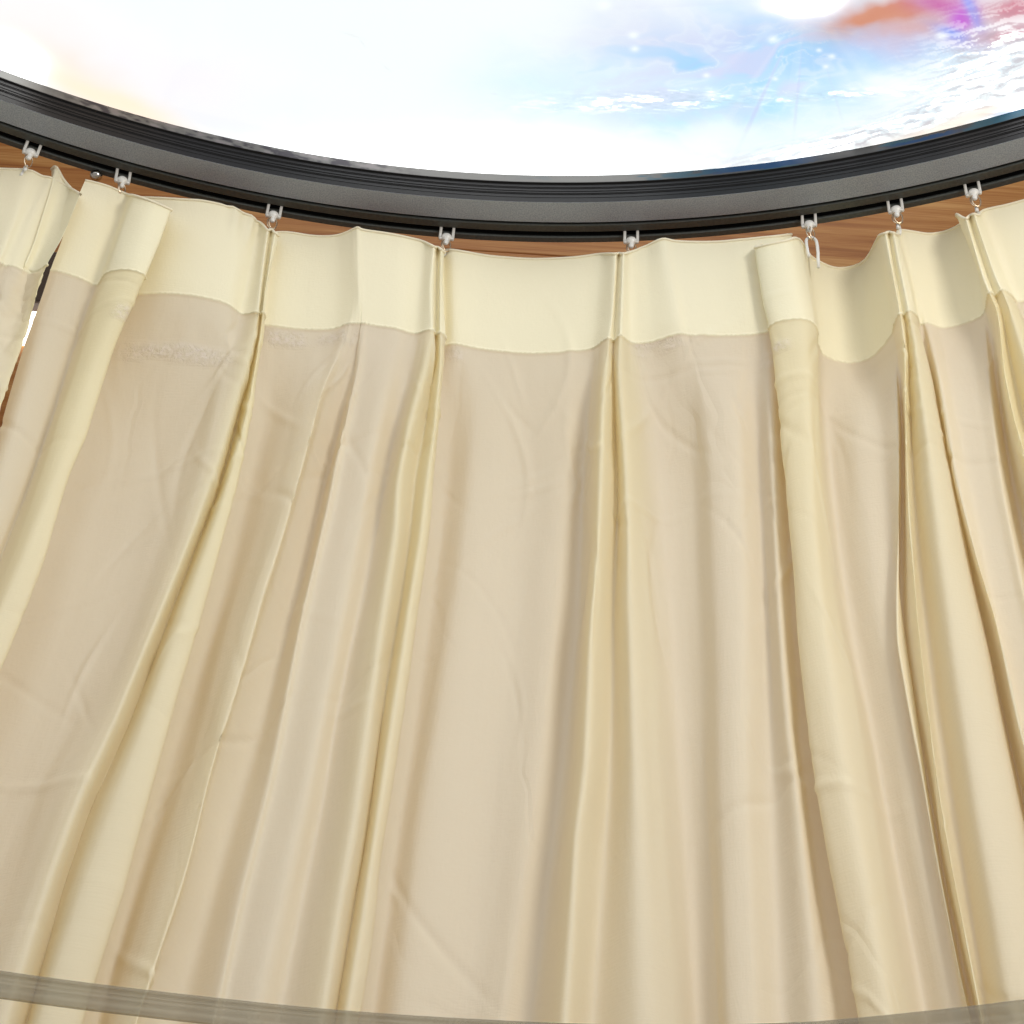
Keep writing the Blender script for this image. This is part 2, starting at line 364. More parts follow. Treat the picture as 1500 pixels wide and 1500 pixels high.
# ------------------------------------------------------------------ curtains
NONE = None
def feat(dt, db, pts): return (dt, db*(.62 if db < 0 else .80), pts)
def doubled(f): return 1.0 if (f[0] is not None and f[0] > .0025) else 0.0     # pleats and turned flaps are several layers of cloth
MAIN = [
 feat(NONE, -.004, [(125,265),(104,309),(91,352),(75,391),(65,423),(50,470),(35,510),(17,570),(0,630),(-25,720),(-90,900),(-200,1200),(-320,1500)]),
 feat(NONE, .002, [(140,268),(110,350),(90,420),(60,500),(30,600),(0,700),(-30,800),(-100,1000),(-260,1400)]),
 feat(NONE, -.002, [(160,274),(130,370),(105,470),(70,590),(35,700),(0,800),(-60,950),(-220,1400)]),
 feat(NONE, -.006, [(184,284),(152,390),(136,430),(105,520),(75,620),(40,720),(0,820),(-80,1000),(-230,1400)]),
 feat(.018, .014, [(198,287),(172,360),(150,430),(122,520),(88,620),(55,720),(15,830),(-60,1010),(-220,1420)]),
 feat(.0255, .021, [(225,296),(195,390),(168,455),(130,560),(105,640),(75,720),(32,830),(-20,940),(-90,1080),(-210,1430)]),
 feat(.024, .019, [(250,307),(213,400),(190,450),(167,500),(135,600),(125,640),(100,693),(67,810),(33,900),(0,980),(-60,1110),(-195,1450)]),
 feat(.010, .006, [(236,303),(200,400),(152,500),(122,600),(108,640),(85,693),(52,810),(18,900),(-15,980),(-75,1110),(-210,1450)]),
 feat(-.002, -.016, [(200,290),(180,400),(145,500),(115,600),(80,700),(45,810),(10,900),(-25,1000),(-80,1120),(-215,1450)]),
 feat(NONE, -.020, [(262,292),(235,420),(200,520),(172,640),(138,760),(95,880),(52,1000),(0,1120),(-50,1240),(-130,1420)]),
 feat(NONE, -.012, [(310,296),(290,440),(262,540),(230,680),(190,820),(145,940),(95,1060),(45,1160),(0,1270),(-55,1400)]),
 feat(NONE, .000, [(352,309),(335,440),(312,540),(272,680),(232,810),(185,930),(130,1050),(75,1150),(30,1270),(-20,1400)]),
 feat(NONE, .012, [(380,326),(358,440),(343,510),(300,680),(262,800),(215,920),(160,1050),(110,1150),(60,1280),(10,1420)]),
 feat(.010, .014, [(392,338),(383,420),(376,480),(354,560),(325,660),(290,760),(250,860),(212,950),(167,1060),(115,1170),(72,1290),(35,1410)]),
 feat(.0065, -.004, [(397,337),(387,420),(380,490),(352,600),(320,720),(288,800),(253,890),(213,1000),(187,1067),(133,1183),(93,1300),(60,1420)]),
 feat(.011, .014, [(403,342),(390,420),(382,490),(363,600),(334,710),(305,800),(270,900),(240,985),(210,1070),(168,1180),(135,1270),(95,1390)]),
 feat(.007, .012, [(408,345),(393,410),(385,490),(372,585),(362,640),(342,735),(320,810),(298,890),(262,1005),(233,1110),(200,1225),(180,1300),(145,1410)]),
 feat(-.001, -.006, [(402,341),(391,410),(380,490),(362,590),(350,640),(330,735),(308,810),(288,890),(252,1005),(224,1110),(192,1225),(172,1300),(140,1410)]),
 feat(NONE, -.018, [(420,341),(408,440),(400,500),(392,600),(368,700),(345,800),(318,900),(290,990),(262,1080),(232,1180),(208,1260),(172,1390)]),
 feat(NONE, -.004, [(462,347),(450,440),(440,520),(420,620),(395,720),(365,830),(330,930),(308,1010),(292,1080),(262,1170),(235,1260),(198,1380)]),
 feat(NONE, .010, [(492,346),(492,440),(485,510),(462,570),(445,640),(420,730),(398,800),(378,860),(350,960),(330,1030),(314,1090),(297,1150),(281,1220),(262,1290),(225,1400)]),
 feat(NONE, .012, [(510,340),(512,440),(500,510),(472,570),(455,640),(431,730),(410,800),(389,860),(362,960),(341,1030),(320,1092),(303,1152),(287,1222),(268,1292),(231,1402)]),
 feat(NONE, -.002, [(518,336),(520,440),(505,520),(478,590),(458,660),(436,740),(414,815),(394,880),(364,975),(342,1045),(322,1105),(306,1160),(290,1230),(272,1300),(236,1405)]),
 feat(NONE, -.016, [(523,334),(526,468),(514,540),(492,640),(468,740),(444,840),(415,940),(390,1030),(365,1120),(340,1200),(318,1280),(285,1400)]),
 feat(NONE, .003, [(530,336),(534,468),(524,540),(500,640),(480,740),(459,830),(442,900),(430,960),(413,1050),(393,1150),(370,1240),(350,1320),(320,1460)]),
 feat(NONE, .001, [(540,338),(544,468),(534,540),(511,640),(492,740),(470,830),(454,900),(442,960),(425,1050),(405,1150),(382,1240),(362,1320),(332,1460)]),
 feat(NONE, .006, [(585,345),(580,470),(566,560),(546,660),(528,760),(508,860),(488,960),(466,1070),(446,1170),(420,1280),(395,1390)]),
 feat(NONE, -.002, [(618,353),(610,470),(594,560),(572,660),(554,760),(535,860),(512,960),(490,1070),(475,1170),(452,1280),(430,1390)]),
 feat(.011, .017, [(636,362),(633,400),(633,490),(623,540),(603,610),(588,680),(582,720),(580,780),(563,890),(553,960),(540,1050),(527,1150),(517,1220),(500,1310),(480,1440)]),
 feat(.0065, .002, [(641,362),(640,450),(637,530),(620,640),(608,700),(601,780),(586,890),(573,960),(560,1050),(547,1150),(536,1230),(518,1330),(498,1450)]),
 feat(.011, .013, [(646,365),(646,450),(645,540),(635,640),(624,720),(615,800),(600,890),(588,970),(574,1060),(560,1160),(547,1240),(531,1350),(512,1460)]),
 feat(.008, .008, [(651,369),(650,400),(654,490),(652,520),(647,560),(642,630),(635,700),(632,750),(623,820),(611,890),(597,1000),(585,1070),(570,1170),(555,1260),(545,1370),(530,1460)]),
 feat(-.002, -.010, [(650,366),(648,400),(650,490),(646,520),(640,560),(633,630),(626,700),(622,750),(613,820),(603,890),(590,1000),(578,1070),(564,1170),(550,1260),(540,1370),(526,1460)]),
 feat(NONE, -.022, [(664,366),(666,500),(662,600),(652,720),(644,800),(630,900),(616,1000),(602,1100),(586,1200),(572,1300),(556,1410)]),
 feat(NONE, -.012, [(712,374),(702,515),(695,620),(686,740),(674,850),(658,950),(642,1050),(626,1150),(612,1250),(596,1380)]),
 feat(NONE, -.017, [(775,380),(772,520),(770,700),(755,900),(733,1100),(708,1300),(690,1440)]),
 feat(NONE, -.010, [(840,378),(835,515),(828,700),(812,900),(790,1100),(762,1300),(742,1440)]),
 feat(NONE, -.016, [(880,373),(868,500),(855,700),(845,900),(826,1100),(800,1300),(782,1440)]),
 feat(.009, .017, [(902,372),(897,450),(890,510),(883,600),(880,700),(877,770),(872,860),(867,900),(862,1020),(857,1130),(843,1230),(837,1350),(830,1450)]),
 feat(.0065, -.002, [(907,371),(902,450),(899,520),(902,640),(905,720),(903,800),(898,900),(898,1000),(893,1150),(882,1300),(872,1440)]),
 feat(.012, .013, [(913,372),(910,450),(906,540),(914,650),(920,780),(921,880),(925,1000),(930,1150),(934,1300),(938,1440)]),
 feat(.005, .004, [(924,369),(925,450),(925,520),(932,620),(940,740),(945,860),(952,960),(960,1100),(968,1230),(978,1380)]),
 feat(NONE, -.016, [(945,361),(950,470),(957,560),(968,700),(978,840),(986,960),(995,1100),(1005,1250),(1015,1400)]),
 feat(NONE, -.012, [(970,350),(990,462),(1000,540),(1010,640),(1018,760),(1022,900),(1028,1050),(1035,1200),(1045,1380)]),
 feat(NONE, .004, [(990,353),(1008,468),(1030,560),(1042,700),(1050,850),(1054,1000),(1058,1150),(1064,1300),(1068,1440)]),
 feat(NONE, .006, [(1050,354),(1062,473),(1078,600),(1084,750),(1088,900),(1090,1050),(1092,1200),(1096,1350),(1100,1450)]),
 feat(NONE, -.006, [(1085,351),(1098,475),(1108,600),(1116,750),(1124,900),(1128,1000),(1130,1100),(1134,1250),(1142,1400)]),
 feat(NONE, .006, [(1110,349),(1122,475),(1128,600),(1134,750),(1142,900),(1149,1000),(1156,1080),(1162,1120),(1170,1200),(1180,1300),(1190,1400),(1196,1500)]),
 feat(NONE, -.004, [(1135,347),(1142,475),(1150,600),(1154,750),(1160,900),(1166,1000),(1172,1100),(1188,1200),(1202,1300),(1220,1400),(1236,1480)]),
 feat(-.003, -.005, [(1160,344),(1168,475),(1172,600),(1170,750),(1180,900),(1190,1000),(1200,1100),(1215,1200),(1232,1300),(1250,1400),(1270,1500)]),
 feat(.000, .002, [(1130,352),(1142,475),(1156,600),(1162,750),(1176,900),(1186,1000),(1196,1100),(1212,1200),(1230,1300),(1250,1400),(1268,1500)]),
 feat(.012, .013, [(1106,364),(1115,420),(1128,480),(1138,560),(1143,640),(1150,720),(1158,800),(1165,880),(1168,930),(1176,1000),(1184,1080),(1200,1180),(1216,1268),(1240,1388),(1256,1476)]),
 feat(.016, .018, [(1122,360),(1134,440),(1148,520),(1154,640),(1162,760),(1174,870),(1186,960),(1198,1060),(1214,1160),(1232,1260),(1255,1370),(1272,1460)]),
 feat(.016, .020, [(1150,354),(1168,440),(1182,520),(1186,640),(1190,760),(1200,870),(1212,960),(1226,1060),(1243,1160),(1262,1260),(1282,1370)]),
 feat(.008, .010, [(1168,350),(1184,420),(1195,480),(1196,540),(1199,640),(1203,720),(1209,800),(1218,870),(1228,930),(1246,1010),(1262,1110),(1278,1210),(1294,1300),(1312,1400)]),
 feat(NONE, -.012, [(1192,379),(1203,490),(1210,600),(1218,700),(1228,800),(1240,880),(1255,960),(1275,1060),(1293,1160),(1310,1250),(1330,1350)]),
 feat(NONE, -.004, [(1229,393),(1240,525),(1250,620),(1262,720),(1274,820),(1288,900),(1304,980),(1320,1070),(1334,1150),(1348,1250),(1370,1370)]),
 feat(NONE, -.002, [(1264,384),(1276,520),(1288,620),(1297,700),(1304,780),(1314,860),(1328,950),(1340,1040),(1350,1120),(1362,1200),(1384,1330)]),
 feat(NONE, .006, [(1285,350),(1303,460),(1314,560),(1317,640),(1317,720),(1316,800),(1314,860),(1314,940),(1332,1040),(1348,1120),(1360,1190),(1374,1270),(1388,1340),(1404,1420),(1418,1480)]),
 feat(.002, -.006, [(1288,345),(1307,440),(1318,560),(1322,640),(1322,720),(1321,800),(1320,860),(1322,930),(1338,1040),(1354,1120),(1367,1190),(1380,1270),(1394,1340),(1411,1420),(1425,1480)]),
 feat(.010, .014, [(1297,342),(1308,400),(1319,460),(1326,510),(1326,560),(1327,640),(1329,700),(1332,760),(1338,830),(1343,900),(1354,1000),(1364,1080),(1380,1190),(1398,1290),(1422,1410)]),
 feat(.0065, .000, [(1302,340),(1315,420),(1330,490),(1332,560),(1335,640),(1339,720),(1345,800),(1352,870),(1359,930),(1373,1050),(1395,1180),(1413,1290),(1432,1400),(1442,1470)]),
 feat(.010, .014, [(1309,342),(1325,420),(1338,490),(1347,560),(1358,640),(1367,720),(1377,800),(1388,880),(1398,960),(1413,1060),(1428,1160),(1445,1260),(1465,1380)]),
 feat(.006, .006, [(1314,345),(1329,400),(1343,470),(1362,550),(1378,640),(1392,720),(1412,830),(1428,900),(1445,980),(1460,1060),(1480,1160),(1500,1260),(1525,1380)]),
 feat(NONE, -.026, [(1318,338),(1336,410),(1352,500),(1374,600),(1394,700),(1414,790),(1432,880),(1450,960),(1470,1050),(1500,1180),(1550,1400)]),
 feat(NONE, .006, [(1330,339),(1343,410),(1357,470),(1377,560),(1400,700),(1420,780),(1437,840),(1455,895),(1476,980),(1490,1050),(1500,1090),(1535,1220),(1580,1400)]),
 feat(NONE, .000, [(1363,343),(1380,480),(1400,600),(1424,720),(1446,840),(1468,940),(1496,1050),(1536,1200),(1590,1400)]),
 feat(NONE, .000, [(1392,337),(1418,478),(1434,600),(1450,710),(1478,840),(1500,930),(1560,1150),(1630,1400)]),
 feat(NONE, .002, [(1408,326),(1433,400),(1443,480),(1450,560),(1460,640),(1470,720),(1500,870),(1560,1080),(1650,1400)]),
 feat(-.004, -.020, [(1400,316),(1436,400),(1450,480),(1460,560),(1472,640),(1486,720),(1520,870),(1580,1080),(1680,1400)]),
 feat(.011, .014, [(1415,320),(1440,400),(1463,460),(1470,540),(1482,600),(1510,700),(1600,1000),(1700,1400)]),
 feat(.0065, .000, [(1420,316),(1447,400),(1468,460),(1480,530),(1495,600),(1526,720),(1610,1000),(1720,1400)]),
 feat(.011, .014, [(1427,314),(1455,390),(1478,450),(1500,520),(1535,640),(1620,900),(1750,1400)]),
 feat(.005, .004, [(1433,316),(1462,390),(1490,450),(1515,520),(1560,640),(1650,900),(1800,1400)]),
 feat(NONE, -.016, [(1442,309),(1475,400),(1505,480),(1580,700),(1680,950),(1830,1400)]),
 feat(NONE, -.008, [(1472,302),(1510,420),(1550,520),(1640,740),(1740,1000),(1900,1400)]),
 feat(NONE, .004, [(1530,285),(1575,400),(1620,520),(1710,740),(1810,1000),(1980,1400)]),
 feat(NONE, -.010, [(1590,268),(1640,400),(1690,520),(1790,740),(1890,1000),(2060,1400)]),
 feat(NONE, .004, [(1650,243),(1710,380),(1770,500),(1870,740),(1970,1000),(2140,1400)]),
]
SIDE = [
 feat(NONE, .002, [(-230,185),(-330,400),(-430,650),(-600,1000)]),
 feat(NONE, -.010, [(-160,205),(-250,400),(-350,650),(-520,1000)]),
 feat(NONE, .004, [(-95,222),(-170,400),(-270,650),(-430,1000)]),
 feat(NONE, -.010, [(-35,245),(-90,400),(-180,650),(-330,1000)]),
 feat(NONE, -.004, [(12,248),(-20,380),(-110,650),(-250,1000)]),
 feat(NONE, .003, [(44,250),(25,310),(-5,390),(-90,640),(-220,1000)]),
 feat(NONE, -.006, [(63,259),(38,310),(8,380),(-40,500),(-105,720),(-200,1000)]),
 feat(NONE, .006, [(75,261),(50,310),(20,390),(-20,500),(-85,720),(-180,1000)]),
 feat(NONE, .008, [(95,271),(72,340),(38,430),(2,530),(-60,720),(-160,1000)]),
 feat(.012, .010, [(118,284),(101,320),(80,361),(65,395),(58,415),(52,435),(44,470),(30,510),(0,598),(-45,740),(-140,1000)]),
 feat(.002, .002, [(111,282),(93,320),(70,365),(48,410),(38,440),(24,480),(-2,560),(-60,740),(-160,1000)]),
 feat(-.004, -.006, [(92,262),(78,310),(55,370),(20,450),(-10,540),(-70,740),(-170,1000)]),
 feat(-.002, -.010, [(80,244),(66,300),(45,370),(8,450),(-20,540),(-82,740),(-182,1000)]),
 feat(-.006, -.014, [(68,246),(70,320),(45,380),(10,450),(-20,540),(-80,740),(-180,1000)]),
]
ZBOT = -.15
def build_curtain(name, feats, label, group, nsub, seed):
    zrows_h = np.concatenate([np.linspace(0, HH-.004, 24), HH-.004+np.arange(1, 9)*.0005])                      # distance under the top edge
    zrows_b = np.concatenate([HH+np.arange(0, 8)*.0005, np.linspace(HH+.004, .56, 250), np.linspace(.57, ZT-ZBOT, 26)])
    def dfun(dt, db, s): w = sst(HH*.8, HH*.8+.10, s); return dt*(1-w)+db*w
    tracks = []
    for dt, db, pts in feats:
        x0, y0 = pts[0]
        if dt is None:
            p = hit_z(x0, y0, ZT); dt = RC-math.hypot(p[0]-CX, p[1]-CY); p = np.array(p)
        else: p = hit_cyl(x0, y0, RC-dt)
        th = [ang(p)]; ss = [ZT-p[2]]; zt = p[2]
        for (x, y) in pts[1:]:
            d = dt
            for _ in range(6): q = hit_cyl(x, y, RC-d); d = float(dfun(dt, db, ZT-q[2]))
            th.append(ang(q)); ss.append(ZT-q[2])
        ss = np.array(ss); th = np.array(th); o = np.argsort(ss); ss, th = ss[o], th[o]
        ss[0] = min(ss[0], 0)
        tracks.append((ss, th, dt, db, zt))
    NR = len(zrows_h)+len(zrows_b); K = len(tracks)
    s_all = np.concatenate([zrows_h, zrows_b]); TH = np.zeros((NR, K)); D = np.zeros((NR, K)); Z = np.zeros((NR, K))
    fine = np.linspace(-.02, 1.1, 561)
    for k, (ss, th, dt, db, zt) in enumerate(tracks):
        sl = (th[-1]-th[-2])/max(ss[-1]-ss[-2], 1e-4)
        v = np.where(fine > ss[-1], th[-1]+sl*.12*(1-np.exp(-(fine-ss[-1])/.12)), np.interp(fine, ss, th))
        ker = np.exp(-(np.arange(-10, 11)*.002/.006)**2/2); ker /= ker.sum()
        v = np.convolve(np.pad(v, 10, mode='edge'), ker, 'valid')
        TH[:, k] = np.interp(s_all, fine, v); D[:, k] = dfun(dt, db, s_all)
        droop = np.clip(ZT-zt, -.014, .045)*(1-sst(0, .115, s_all)) if zt != ZT else 0
        Z[:, k] = ZT-s_all-droop
    # folds loosen and spread a little further down
    X = CX+(RC-D)*np.sin(TH); Y = CY+(RC-D)*np.cos(TH); C3 = np.stack([X, Y, Z], 2)
    # centripetal catmull-rom across the folds
    ref = C3[NR//3]
    cols = []; kk = []
    seglen = np.linalg.norm(np.diff(C3[NR//2], axis=0), axis=1)
    Pm = np.concatenate([2*C3[:, :1]-C3[:, 1:2], C3, 2*C3[:, -1:]-C3[:, -2:-1]], 1)
    for k in range(K-1):
        p0, p1, p2, p3 = (Pm[:, k+i] for i in range(4))
        t1 = np.maximum(np.linalg.norm(p1-p0, axis=1), 2e-4)**.5; t2 = t1+np.maximum(np.linalg.norm(p2-p1, axis=1), 2e-4)**.5; t3 = t2+np.maximum(np.linalg.norm(p3-p2, axis=1), 2e-4)**.5
        t1, t2, t3 = (q[:, None] for q in (t1, t2, t3))
        ns = int(np.clip(math.ceil(seglen[k]/.0013), nsub, 26))
        for j in range(ns):
            t = t1+(t2-t1)*j/ns; kk.append(k+j/ns)
            a1 = (t1-t)/t1*p0+t/t1*p1; a2 = (t2-t)/(t2-t1)*p1+(t-t1)/(t2-t1)*p2; a3 = (t3-t)/(t3-t2)*p2+(t-t2)/(t3-t2)*p3
            b1 = (t2-t)/t2*a1+t/t2*a2; b2 = (t3-t)/(t3-t1)*a2+(t-t1)/(t3-t1)*a3
            cols.append((t2-t)/(t2-t1)*b1+(t-t1)/(t2-t1)*b2)
    cols.append(C3[:, -1]); G = np.stack(cols, 1)
    seg = np.linalg.norm(np.diff(G, axis=1), axis=2); u = np.concatenate([np.zeros((NR, 1)), np.cumsum(seg, 1)], 1)
    ub = u[NR//3][None, :]+0*u; vv = s_all[:, None]+0*u
    nh_ = len(zrows_h)
    # outward normal for small relief
    du = np.gradient(G, axis=1); dv = np.gradient(G, axis=0); N = np.cross(du, dv); N /= np.maximum(np.linalg.norm(N, axis=2, keepdims=True), 1e-9)
    body = sst(HH, HH+.03, vv)
    rel = .0012*fbm(ub*22, vv*3.0, seed, 3)*body+.00055*fbm(ub*60, vv*7, seed+5, 3)*body
    rel += .0004*fbm(ub*25, vv*18, seed+9, 3)
    pk = .0011*fbm(ub*70, vv*20, seed+20, 3)*np.exp(-((vv-HH-.012)/.014)**2)     # puckers under the seam
    rel += pk-.0009*np.exp(-((vv-HH+.0008)/.0009)**2)*(1+.35*np.sin(ub*2600))      # rolled seam and its stitched line
    # a few pressed diagonal creases
    rs = np.random.RandomState(seed)
    for _ in range(190):
        uc, vc = rs.uniform(0, ub.max()), (rs.uniform(HH+.005, HH+.13) if rs.rand() < .5 else rs.uniform(HH+.01, .56)); a = rs.uniform(-1.1, 1.1)+(math.pi/2 if rs.rand() < .55 else 0); L = rs.uniform(.012, .045); w = rs.uniform(.0009, .0022)
        p = (ub-uc)*math.cos(a)+(vv-vc)*math.sin(a); q = -(ub-uc)*math.sin(a)+(vv-vc)*math.cos(a)+p*p*rs.uniform(-6, 6)
        rel += rs.choice([-1, 1])*rs.uniform(.0003, .0010)*np.exp(-(p/L)**2-(q/w)**2)
    a_ = np.arctan2(G[..., 0]-CX, G[..., 1]-CY)
    for x0, x1, yy, sv in ((1112, 1176, 430, .047), (1116, 1180, 430, .051), (202, 238, 365, .035), (1000, 1100, 520, .094), (1010, 1090, 520, .101)):
        a0, a1 = ang(hit_cyl(x0, yy, RC-.012)), ang(hit_cyl(x1, yy, RC-.012))
        rel = rel-.0007*sst(a0, a0+.01, a_)*(1-sst(a1-.01, a1, a_))*np.exp(-((vv-sv+.002*fbm(ub*40, vv*0, 63, 2))/.0011)**2)
    rel *= sst(0, .004, vv)*.9+.1
    G = G+N*rel[..., None]
    G[:, :, 2] += (.0008*fbm(ub*30, vv*0, seed+3, 3))*(1-sst(0, .02, vv))
    w_ = sst(ang(hit_cyl(318, 320, RC)), ang(hit_cyl(345, 325, RC)), a_)*(1-sst(ang(hit_cyl(380, 330, RC)), ang(hit_cyl(388, 330, RC)), a_))*(1-sst(0, .03, vv))
    G[:, :, 2] += w_*.0011*np.sin(ub*620+2*fbm(ub*60, vv*0, 66, 2)); G = G+N*(w_*.0012*np.sin(ub*620+1))[..., None]      # gathers beside the first pleat
    G[:, :, 2] += (.0016*fbm(ub*14, vv*0, seed+4, 2))*np.exp(-((vv-HH)/.02)**2)
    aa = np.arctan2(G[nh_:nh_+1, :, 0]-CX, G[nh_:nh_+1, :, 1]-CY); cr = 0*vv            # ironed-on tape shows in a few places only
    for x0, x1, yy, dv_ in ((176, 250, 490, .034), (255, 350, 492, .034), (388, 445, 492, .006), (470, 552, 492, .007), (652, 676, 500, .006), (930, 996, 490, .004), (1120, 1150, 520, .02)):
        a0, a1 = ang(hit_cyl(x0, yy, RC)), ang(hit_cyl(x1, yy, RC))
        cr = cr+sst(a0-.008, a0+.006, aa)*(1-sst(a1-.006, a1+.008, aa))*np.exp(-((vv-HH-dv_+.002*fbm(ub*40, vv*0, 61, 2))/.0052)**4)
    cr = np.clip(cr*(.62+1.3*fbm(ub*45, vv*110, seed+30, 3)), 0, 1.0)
    UV = np.stack([ub, vv], 2); nh = len(zrows_h)
    dbl = np.array([doubled(f) for f in feats]); kk.append(K-1.0); kk = np.array(kk)
    dbl = np.interp(kk, np.arange(K), dbl); dbl = (.25*dbl+.75*dbl**1.6)[None, :]*(.80-.5*sst(.10, .42, vv))+.10
    dbl = np.clip(dbl+.22*fbm(ub*9, vv*3, seed+40, 2)+.0, 0, 1)
    root = empty(name, (CX, CY+RC, ZT), label, 'curtain', group)
    off = np.array([CX, CY+RC, ZT])
    band = np.concatenate([G[:nh-1], G[nh:nh+1]], 0)
    link('header_band', grid_mesh('header_band', band-off, np.concatenate([UV[:nh-1], UV[nh:nh+1]], 0), {'crinkle': cr[:nh]*0}), M_header, root)
    
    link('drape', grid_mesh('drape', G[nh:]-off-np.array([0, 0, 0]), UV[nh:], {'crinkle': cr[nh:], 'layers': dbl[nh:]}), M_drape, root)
    bm = bmesh.new(); L = G[0]-off; tube(bm, L[::2].tolist(), .00085, 6); obj('top_hem', bm, M_seam, root)
    return root
build_curtain('curtain', MAIN, 'wide cream pleated curtain filling the view below the dark round frame', 'cream curtains round the booth', 7, 5)
build_curtain('curtain', SIDE, 'narrow end of a cream curtain at the far left, left of the gap', 'cream curtains round the booth', 7, 17)

# ------------------------------------------------------------------ gliders in the slot and white curtain hooks
def make_glider():
    root = empty('curtain_glider', (0, 0, 0), '-', 'curtain glider', 'white gliders hanging from the curtain track')
    bm = bmesh.new()
    for s in (-1, 1):
        box(bm, (s*.0035, -.0008, -.0035), (.0016, .0018, .0110), .0005)
        box(bm, (s*.0030, -.0008, -.0085), (.0022, .0019, .0022), .0005)
    obj('fork', bm, M_plastic, root)
    bm = bmesh.new()
    pr = [(0, -.0049), (.0014, -.0051), (.0025, -.0061), (.0031, -.0075), (.0031, -.0089), (.0020, -.0097), (.0016, -.0103), (.0015, -.0126), (.0010, -.0134), (0, -.0136)]
    n = 20; rg = [[bm.verts.new((r*math.cos(2*math.pi*k/n), -.0008+r*.8*math.sin(2*math.pi*k/n), z)) for k in range(n)] for r, z in pr[1:-1]]
    a = bm.verts.new((0, -.0008, pr[0][1])); b_ = bm.verts.new((0, -.0008, pr[-1][1]))
    for k in range(n):
        bm.faces.new((a, rg[0][k], rg[0][(k+1) % n])); bm.faces.new((b_, rg[-1][(k+1) % n], rg[-1][k]))
        for i in range(len(rg)-1): bm.faces.new((rg[i][k], rg[i+1][k], rg[i+1][(k+1) % n], rg[i][(k+1) % n]))
    bmesh.ops.recalc_face_normals(bm, faces=bm.faces[:])
    obj('swivel', bm, M_plastic, root)
    return root
def wire_ring():
    bm = bmesh.new(); tube(bm, [(.0027*math.cos(t), -.0008, .0048*math.sin(t)) for t in np.linspace(0, 2*math.pi, 28)[:-1]], .00034, 8, True); me = bpy.data.meshes.new('wire_ring'); bm.to_mesh(me); bm.free(); return me
def hook_mesh(w, h):
    bm = bmesh.new(); pts = []
    for t in np.linspace(math.pi, 0, 12): pts.append((w*math.cos(t), 0, -w*1.4+w*1.4*math.sin(t)))
    L = [(-w*1.02, 0, -h*.4), (-w*.9, 0, -h*.8), (-w*.7, .0005, -h)]; Rr_ = [(w*1.05, 0, -h*.4), (w*1.05, 0, -h*.8), (w*.95, 0, -h), (w*.9, .0005, -h*1.5)]
    tube(bm, L[::-1]+pts+Rr_, lambda t: .0009, 8); me = bpy.data.meshes.new('curtain_hook'); bm.to_mesh(me); bm.free(); return me
G0 = make_glider(); ring_me = wire_ring(); hk_s = hook_mesh(.0015, .0045); hk_b = hook_mesh(.0028, .016)
def copy_tree(o):
    c = o.copy(); COL.objects.link(c)
    for ch in list(o.children):
        d = ch.copy(); COL.objects.link(d); d.parent = c
        if ch.data: pass
    return c
SP = [  # x, y in the photo of the slot above each glider; ring turn; hook size; tilt; texts
 (49, 214, .7, 0, .02, 'white glider at the far left above the narrow curtain end', 'white hook under the leftmost glider'),
 (180, 258, .9, 0, -.25, 'white glider just right of the chrome screw, above the broad left fold', 'white hook above the broad left fold, nearly hidden'),
 (402, 309, .2, 0, -.05, 'white glider above the first pinch pleat right of the broad left fold', 'white hook tip behind the first pinch pleat right of the broad fold'),
 (655, 346, .35, 0, .0, 'white glider left of the widest swag, its ring half sunk behind the pleat', 'white hook hidden behind the pleat left of the widest swag'),
 (925, 350, .25, 0, .0, 'white glider at the right end of the widest swag', 'white hook at the pleat on the right end of the widest swag'),
 (1186, 327, 1.45, 1, .1, 'white glider with its ring edge-on, above the deepest dip', 'large white looped hook standing free over the deepest dip'),
 (1312, 304, .15, 0, .0, 'white glider with open ring above the pleat right of the deepest dip', 'short white hook on the pleat right of the deepest dip'),
 (1425, 278, .3, 0, .0, 'white glider with open ring at the far right', 'short white hook under the rightmost glider'),
]
for i, (x, y, rz, big, tilt, lab, hlab) in enumerate(SP):
    p = hit_z(x, y, ZB); th = ang(p); g = G0 if i == 0 else copy_tree(G0)
    g.location = pol(th, RO-.0060, ZB); g.rotation_euler = (0, tilt*.35, -th); g['label'] = lab
    r = bpy.data.objects.new('wire_ring', ring_me); 
    if not ring_me.materials: ring_me.materials.append(M_wire); ring_me.polygons.foreach_set('use_smooth', [True]*len(ring_me.polygons))
    COL.objects.link(r); r.parent = g; r.location = (0, 0, -.0142); r.rotation_euler = (0, 0, rz)
    me = hk_b if big else hk_s
    if not me.materials: me.materials.append(M_plastic); me.polygons.foreach_set('use_smooth', [True]*len(me.polygons))
    h = bpy.data.objects.new('curtain_hook', me); COL.objects.link(h)
    h.location = pol(th, RO-.0060+(.0008 if big else .0022), ZB-.0176+(.001 if big else .0012)); h.rotation_euler = (0, 0, -th+(.3 if big else rz+1.2))
    tag(h, hlab, 'curtain hook', 'white plastic hooks on the curtains')

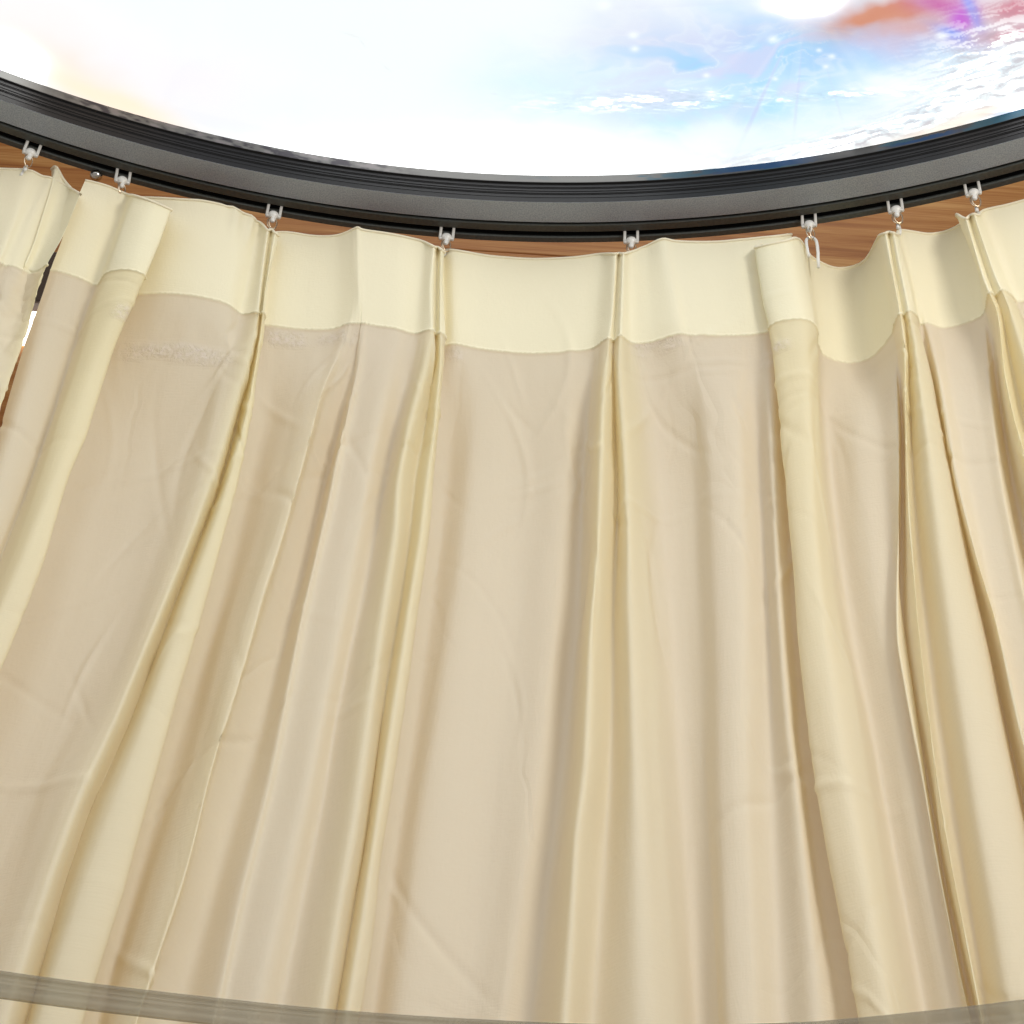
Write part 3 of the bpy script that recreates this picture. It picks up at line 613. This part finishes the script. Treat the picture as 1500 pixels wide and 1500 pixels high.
# chrome screw under the track on the left
p = hit_z(141, 257, ZB-.002); bm = bmesh.new(); bmesh.ops.create_uvsphere(bm, u_segments=20, v_segments=12, radius=.0034)
bmesh.ops.create_cone(bm, cap_ends=True, segments=16, radius1=.0016, radius2=.0016, depth=.008, matrix=Matrix.Translation((0, 0, .004)))
sc = obj('ball_screw', bm, M_chrome); sc.location = (p[0], p[1], ZB-.002); tag(sc, 'small shiny chrome ball head below the track between the two left gliders', 'screw')

# ------------------------------------------------------------------ smoky clear strip round the inside of the curtain
M_smoke = bpy.data.materials.new('smoky_clear_plastic'); M_smoke.use_nodes = True; nt = M_smoke.node_tree; b = nt.nodes['Principled BSDF']
b.inputs['Roughness'].default_value = .3; b.inputs['Specular IOR Level'].default_value = .35
v = tcmap(M_smoke, 'UV', (2, 40, 1)); n = nd(M_smoke, 'ShaderNodeTexNoise', Scale=1.0, Detail=4.0); lk(M_smoke, v, n.inputs[0])
lk(M_smoke, ramp(M_smoke, n.outputs[0], [(.35, (.15, .14, .115)), (.65, (.42, .40, .34))]), b.inputs['Base Color'])
tr = nd(M_smoke, 'ShaderNodeBsdfTransparent'); tr.inputs[0].default_value = (.80, .77, .70, 1)
mx = nd(M_smoke, 'ShaderNodeMixShader'); mx.inputs[0].default_value = .66; lk(M_smoke, b.outputs[0], mx.inputs[1]); lk(M_smoke, tr.outputs[0], mx.inputs[2]); lk(M_smoke, mx.outputs[0], nt.nodes['Material Output'].inputs[0])
def strip():
    rs = RC-.040; th = np.linspace(-.75, .75, 300)
    # fitted height of the strip
    z = np.interp(th, *STRIP)
    prof = [(0, 0), (0, .0095), (.0008, .0099), (.0016, .0095), (.0016, 0), (.0008, -.0004), (0, 0)]
    P = np.array([[(CX+(rs+a)*math.sin(t), CY+(rs+a)*math.cos(t), zz+c) for t, zz in zip(th, z)] for a, c in prof])
    uv = np.stack(np.meshgrid(th, np.linspace(0, 1, len(prof))), 2)
    uv[:, :, 0] *= .7
    o = link('clear_strip', grid_mesh('clear_strip', P, uv), M_smoke)
    tag(o, 'smoky translucent grey plastic strip curving across the lower edge of the curtain', 'strip')
pts = [(0, 1460), (210, 1487), (317, 1499), (500, 1517), (700, 1530), (850, 1537), (1000, 1540), (1200, 1534), (1350, 1520), (1500, 1503)]
q = [hit_cyl(x, y, RC-.040) for x, y in pts]; STRIP = ([ang(p) for p in q], [p[2] for p in q]); print('strip z', [round(float(p[2]), 3) for p in q])
strip()
